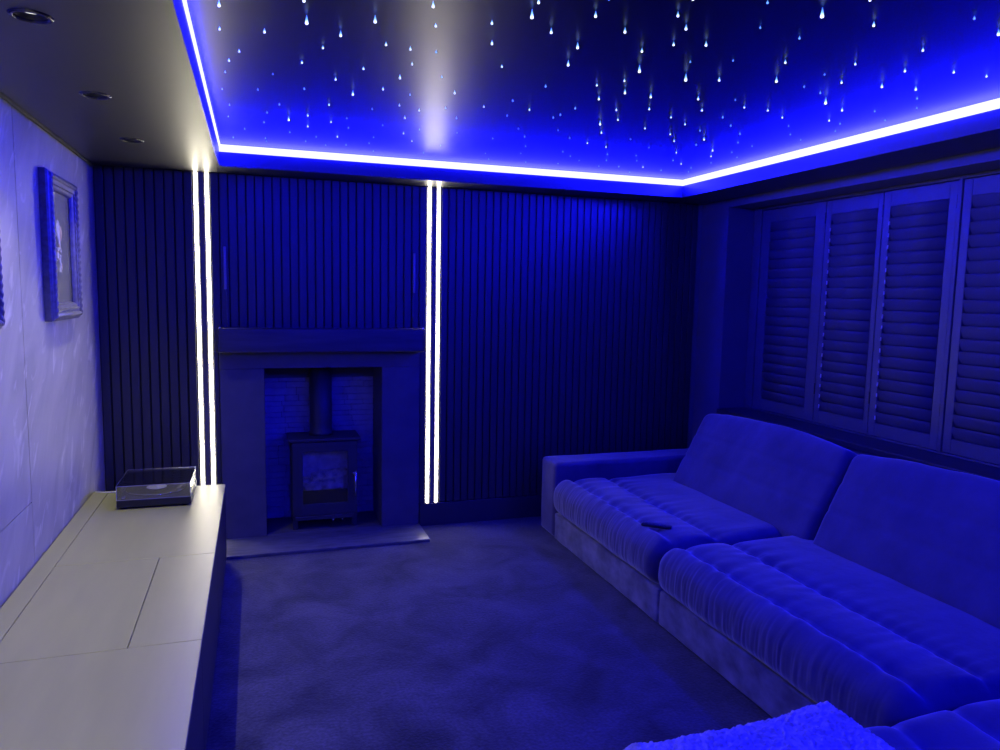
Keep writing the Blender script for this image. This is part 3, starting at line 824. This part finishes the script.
# ------------------------------------------------------------------ sofa
so = thing('corner_sofa', (2.4, 2.6, 0), 'long grey velvet corner sofa with tufted seats along the window wall', 'sofa')
SB = 1.842      # front plane of the base
def fab(p, n, amp=0.004, f=5.0): return n * (amp * N(p.x * f, p.y * f, p.z * f))
# bases
def base(name, x0, x1, y0, y1):
    bm = rbox(x0, x1, y0, y1, 0.012, 0.185, 0.012, (20, 40, 5), 3, lambda p, n: p + fab(p, n, 0.003, 7))
    return link_mesh(name, bm, M['velvetbase'], so, True)
base('base', SB, 3.10, 3.022, 4.335)
base('base', SB, 3.10, 1.572, 3.012)
base('base', 0.87, 3.10, 0.42, 1.562)
# arm at the back wall
bm = rbox(SB - 0.003, 3.10, 4.338, 4.585, 0.012, 0.512, 0.03, (40, 8, 16), 4, lambda p, n: p + fab(p, n, 0.004, 4))
link_mesh('armrest', bm, M['velvet'], so, True)
# back frame
bm = rbox(2.96, 3.12, 0.42, 4.585, 0.012, 0.50, 0.03, (4, 60, 12), 3)
link_mesh('back_frame', bm, M['velvetbase'], so, True)

def seat(x0, x1, y0, y1, z0, z1, seams, ends, pleat_front=True, nx=60, ny=260):
    r = 0.075
    rr = random.Random(int(y0 * 100))
    ph = [rr.uniform(0, 6.28) for _ in range(6)]
    def disp(p, n):
        u = p.copy()
        top = max(0.0, n.z)
        # tufted seams along the seat and a soft dome between them
        s = 0.0
        for xs in seams:
            s += math.exp(-((p.x - xs) / 0.026) ** 2)
        edges = [x0] + seams + [x1]
        dome = 0
        for a, b2 in zip(edges[:-1], edges[1:]):
            if a <= p.x <= b2: dome = math.sin(PI * (p.x - a) / (b2 - a)) ** 0.7
        ey = min(1, (p.y - y0) / 0.10, (y1 - p.y) / 0.10); ey = max(0, ey)
        u.z += top * (0.016 * dome * (0.4 + 0.6 * ey) - 0.014 * min(1, s) )
        # shallow creases running from the seams across the tufts
        cr = 0.0
        for xs in seams:
            d = abs(p.x - xs)
            cr += math.exp(-d / 0.07) * N(p.x * 2.2, p.y * 17 + xs * 9, xs * 5)
        u.z += top * 0.014 * cr
        # gathered front: upright pleats
        fr_ = max(0.0, -n.x)
        if fr_ > 0 and pleat_front:
            w = 0.6 * N(p.y * 26 + 0.25 * math.sin(p.z * 30), p.z * 4.0, ph[0]) + 0.9 * N(p.y * 62 + 0.3 * math.sin(p.z * 25), p.z * 5.0, ph[1]) + 0.4 * N(p.y * 120, p.z * 6.0, ph[1])
            u.x -= fr_ * (0.0042 * w * (0.35 + 0.65 * min(1, (p.z - z0) / 0.1)))
            u.x -= fr_ * 0.018 * math.sin(PI * max(0, min(1, (p.z - z0) / (z1 - z0))))
        u += n * (0.006 * N(p.x * 4, p.y * 4, p.z * 4 + ph[2]))
        return u
    bm = rbox(x0, x1, y0, y1, z0, z1, r, (nx, ny, 8), 6, disp)
    return link_mesh('seat_cushion', bm, M['velvet'], so, True)
seat(SB - 0.012, 2.96, 3.030, 4.345, 0.176, 0.402, [1.945, 2.20], (1, 1))
seat(SB - 0.018, 2.96, 1.575, 3.022, 0.176, 0.402, [1.945, 2.21], (1, 1))
seat(0.86, 2.96, 0.43, 1.562, 0.176, 0.402, [1.25, 1.712, 1.95, 2.22], (1, 1), True, 100, 100)

def back_cushion(y0, y1, seed, zadd=0.0):
    hgt, th = 0.535 + zadd, 0.17
    lean = math.radians(27.5)
    rm = Matrix.Rotation(lean, 4, 'Y')
    rr = random.Random(seed)
    def disp(p, n):
        fx = (p.y - y0) / (y1 - y0); fz = p.z / hgt
        puff = math.sin(PI * max(0, min(1, fx))) ** .6 * math.sin(PI * max(0, min(1, fz))) ** .6
        u = p.copy()
        if n.x < 0: u.x -= -n.x * 0.022 * puff
        seam = math.exp(-((p.z - hgt * .40) / 0.012) ** 2) + math.exp(-((p.z - hgt * .70) / 0.012) ** 2)
        if n.x < -0.3: u.x += 0.006 * seam
        if n.z > 0: u.z += n.z * 0.045 * math.sin(PI * max(0, min(1, fx))) ** .7
        u += n * 0.006 * N(p.x * 4 + seed, p.y * 4, p.z * 4)
        u += n * 0.003 * N(p.x * 14 + seed, p.y * 12, p.z * 9)
        return Matrix.Translation((2.555, 0, 0.385)) @ (rm @ u)
    bm = rbox(0, th, y0, y1, 0, hgt, 0.045, (5, 60, 26), 5, disp)
    return link_mesh('back_cushion', bm, M['velvet'], so, True)
back_cushion(2.862, 4.125, 3)
back_cushion(1.42, 2.850, 4, 0.0)
back_cushion(0.45, 1.39, 5)

# remote lying on the first seat
rm_o = thing('remote_control', (1.945, 3.25, 0.452), 'small black remote control lying on the sofa seat beside the back wall arm', 'remote control')
bm = rbox(-0.078, 0.078, -0.019, 0.019, 0.0, 0.016, 0.007, (12, 5, 2), 3)
def place(bm, loc, rz, ry=0.0):
    bmesh.ops.transform(bm, matrix=Matrix.Translation(loc) @ Matrix.Rotation(rz, 4, 'Z') @ Matrix.Rotation(ry, 4, 'Y'), verts=bm.verts[:])
RL, RZ, RYT = (1.955, 3.25, 0.416), math.radians(-38), 0.03
place(bm, RL, RZ, RYT); link_mesh('body', bm, M['blackplastic'], rm_o, True)
bm = nb()
for i in range(7):
    for j in range(3):
        lathe(bm, [(0.0035, 0.0155), (0.0035, 0.0172)], (-0.06 + i * 0.019, -0.010 + j * 0.010, 0), 10)
place(bm, RL, RZ, RYT); link_mesh('buttons', bm, M['greyplastic'], rm_o)

# fleece throw over the end of the chaise seat
bm = nb()
nx_, ny_ = 260, 320
def prof_x(s):   # s in metres along the cloth from its hanging hem over the seat edge
    hang, r = 0.20, 0.075
    if s < hang: return (0.842, 0.455 - r - (hang - s), -1)
    a = (s - hang) / r
    if a < PI / 2: return (0.842 + r * (1 - math.cos(a)), 0.455 - r + r * math.sin(a), 0)
    return (0.842 + r + (s - hang - r * PI / 2), 0.455, 1)
Lx = 0.20 + 0.075 * PI / 2 + 0.585
grid = []
for i in range(nx_ + 1):
    s = Lx * i / nx_
    x, z, side = prof_x(s)
    rowv = []
    for j in range(ny_ + 1):
        t2 = j / ny_
        Ly = 1.12
        l = t2 * Ly                       # from the hem hanging over the far seat edge, towards the viewer
        hang, r = 0.13, 0.07
        ye = 1.592 + 0.012 * N(x * 5, 2, 0)
        if l < hang: y, dz = ye, -(r + hang - l)
        elif l < hang + r * PI / 2:
            a = (l - hang) / r; y, dz = ye - r * (1 - math.cos(a)), -(r - r * math.sin(a))
        else: y, dz = ye - r - (l - hang - r * PI / 2), 0.0
        fold = 0.018 * N(x * 4 + 5, y * 3, 0.3) + 0.012 * N(x * 9, y * 6, 2.2)
        zz = z + dz + 0.012 + 0.020 * max(0, (x - 1.2) / .3) * (1 if side == 1 else 0) + fold * (1 if side >= 0 else 0.4)
        c = 0.011 * abs(N(x * 62 + 2 * N(x * 20, y * 20, 7), y * 62 + 2 * N(x * 20, y * 20, 1), 0.5)) + 0.006 * N(x * 130, y * 130, zz * 130) - 0.004
        # ragged hem
        hem = 0.012 * N(y * 5, 4, 1) * (i / nx_)
        rowv.append(bm.verts.new((x + hem - (c if side < 0 else 0), y + (c if dz < -r else 0), max(0.05, zz + c))))
    grid.append(rowv)
for i in range(nx_):
    for j in range(ny_):
        f_ = bm.faces.new((grid[i][j], grid[i][j + 1], grid[i + 1][j + 1], grid[i + 1][j])); f_.smooth = True
bmesh.ops.recalc_face_normals(bm, faces=bm.faces[:])
th = link_mesh('throw_blanket', bm, M['fleece'], None, True)
sm = th.modifiers.new('thickness', 'SOLIDIFY'); sm.thickness = 0.018; sm.offset = -1 
tag(th, 'fluffy pale throw blanket draped over the end of the sofa chaise', 'throw blanket')

# ------------------------------------------------------------------ camera
cd = bpy.data.cameras.new('camera'); co = bpy.data.objects.new('camera', cd); COL.objects.link(co)
cd.sensor_fit = 'HORIZONTAL'; cd.sensor_width = 36.0; cd.lens = FPX * 36.0 / 1000.0
cd.clip_start = 0.02
mw = Matrix((( CR.x, CU.x, -CF.x, CAM.x), (CR.y, CU.y, -CF.y, CAM.y), (CR.z, CU.z, -CF.z, CAM.z), (0, 0, 0, 1)))
co.matrix_world = mw
S.camera = co
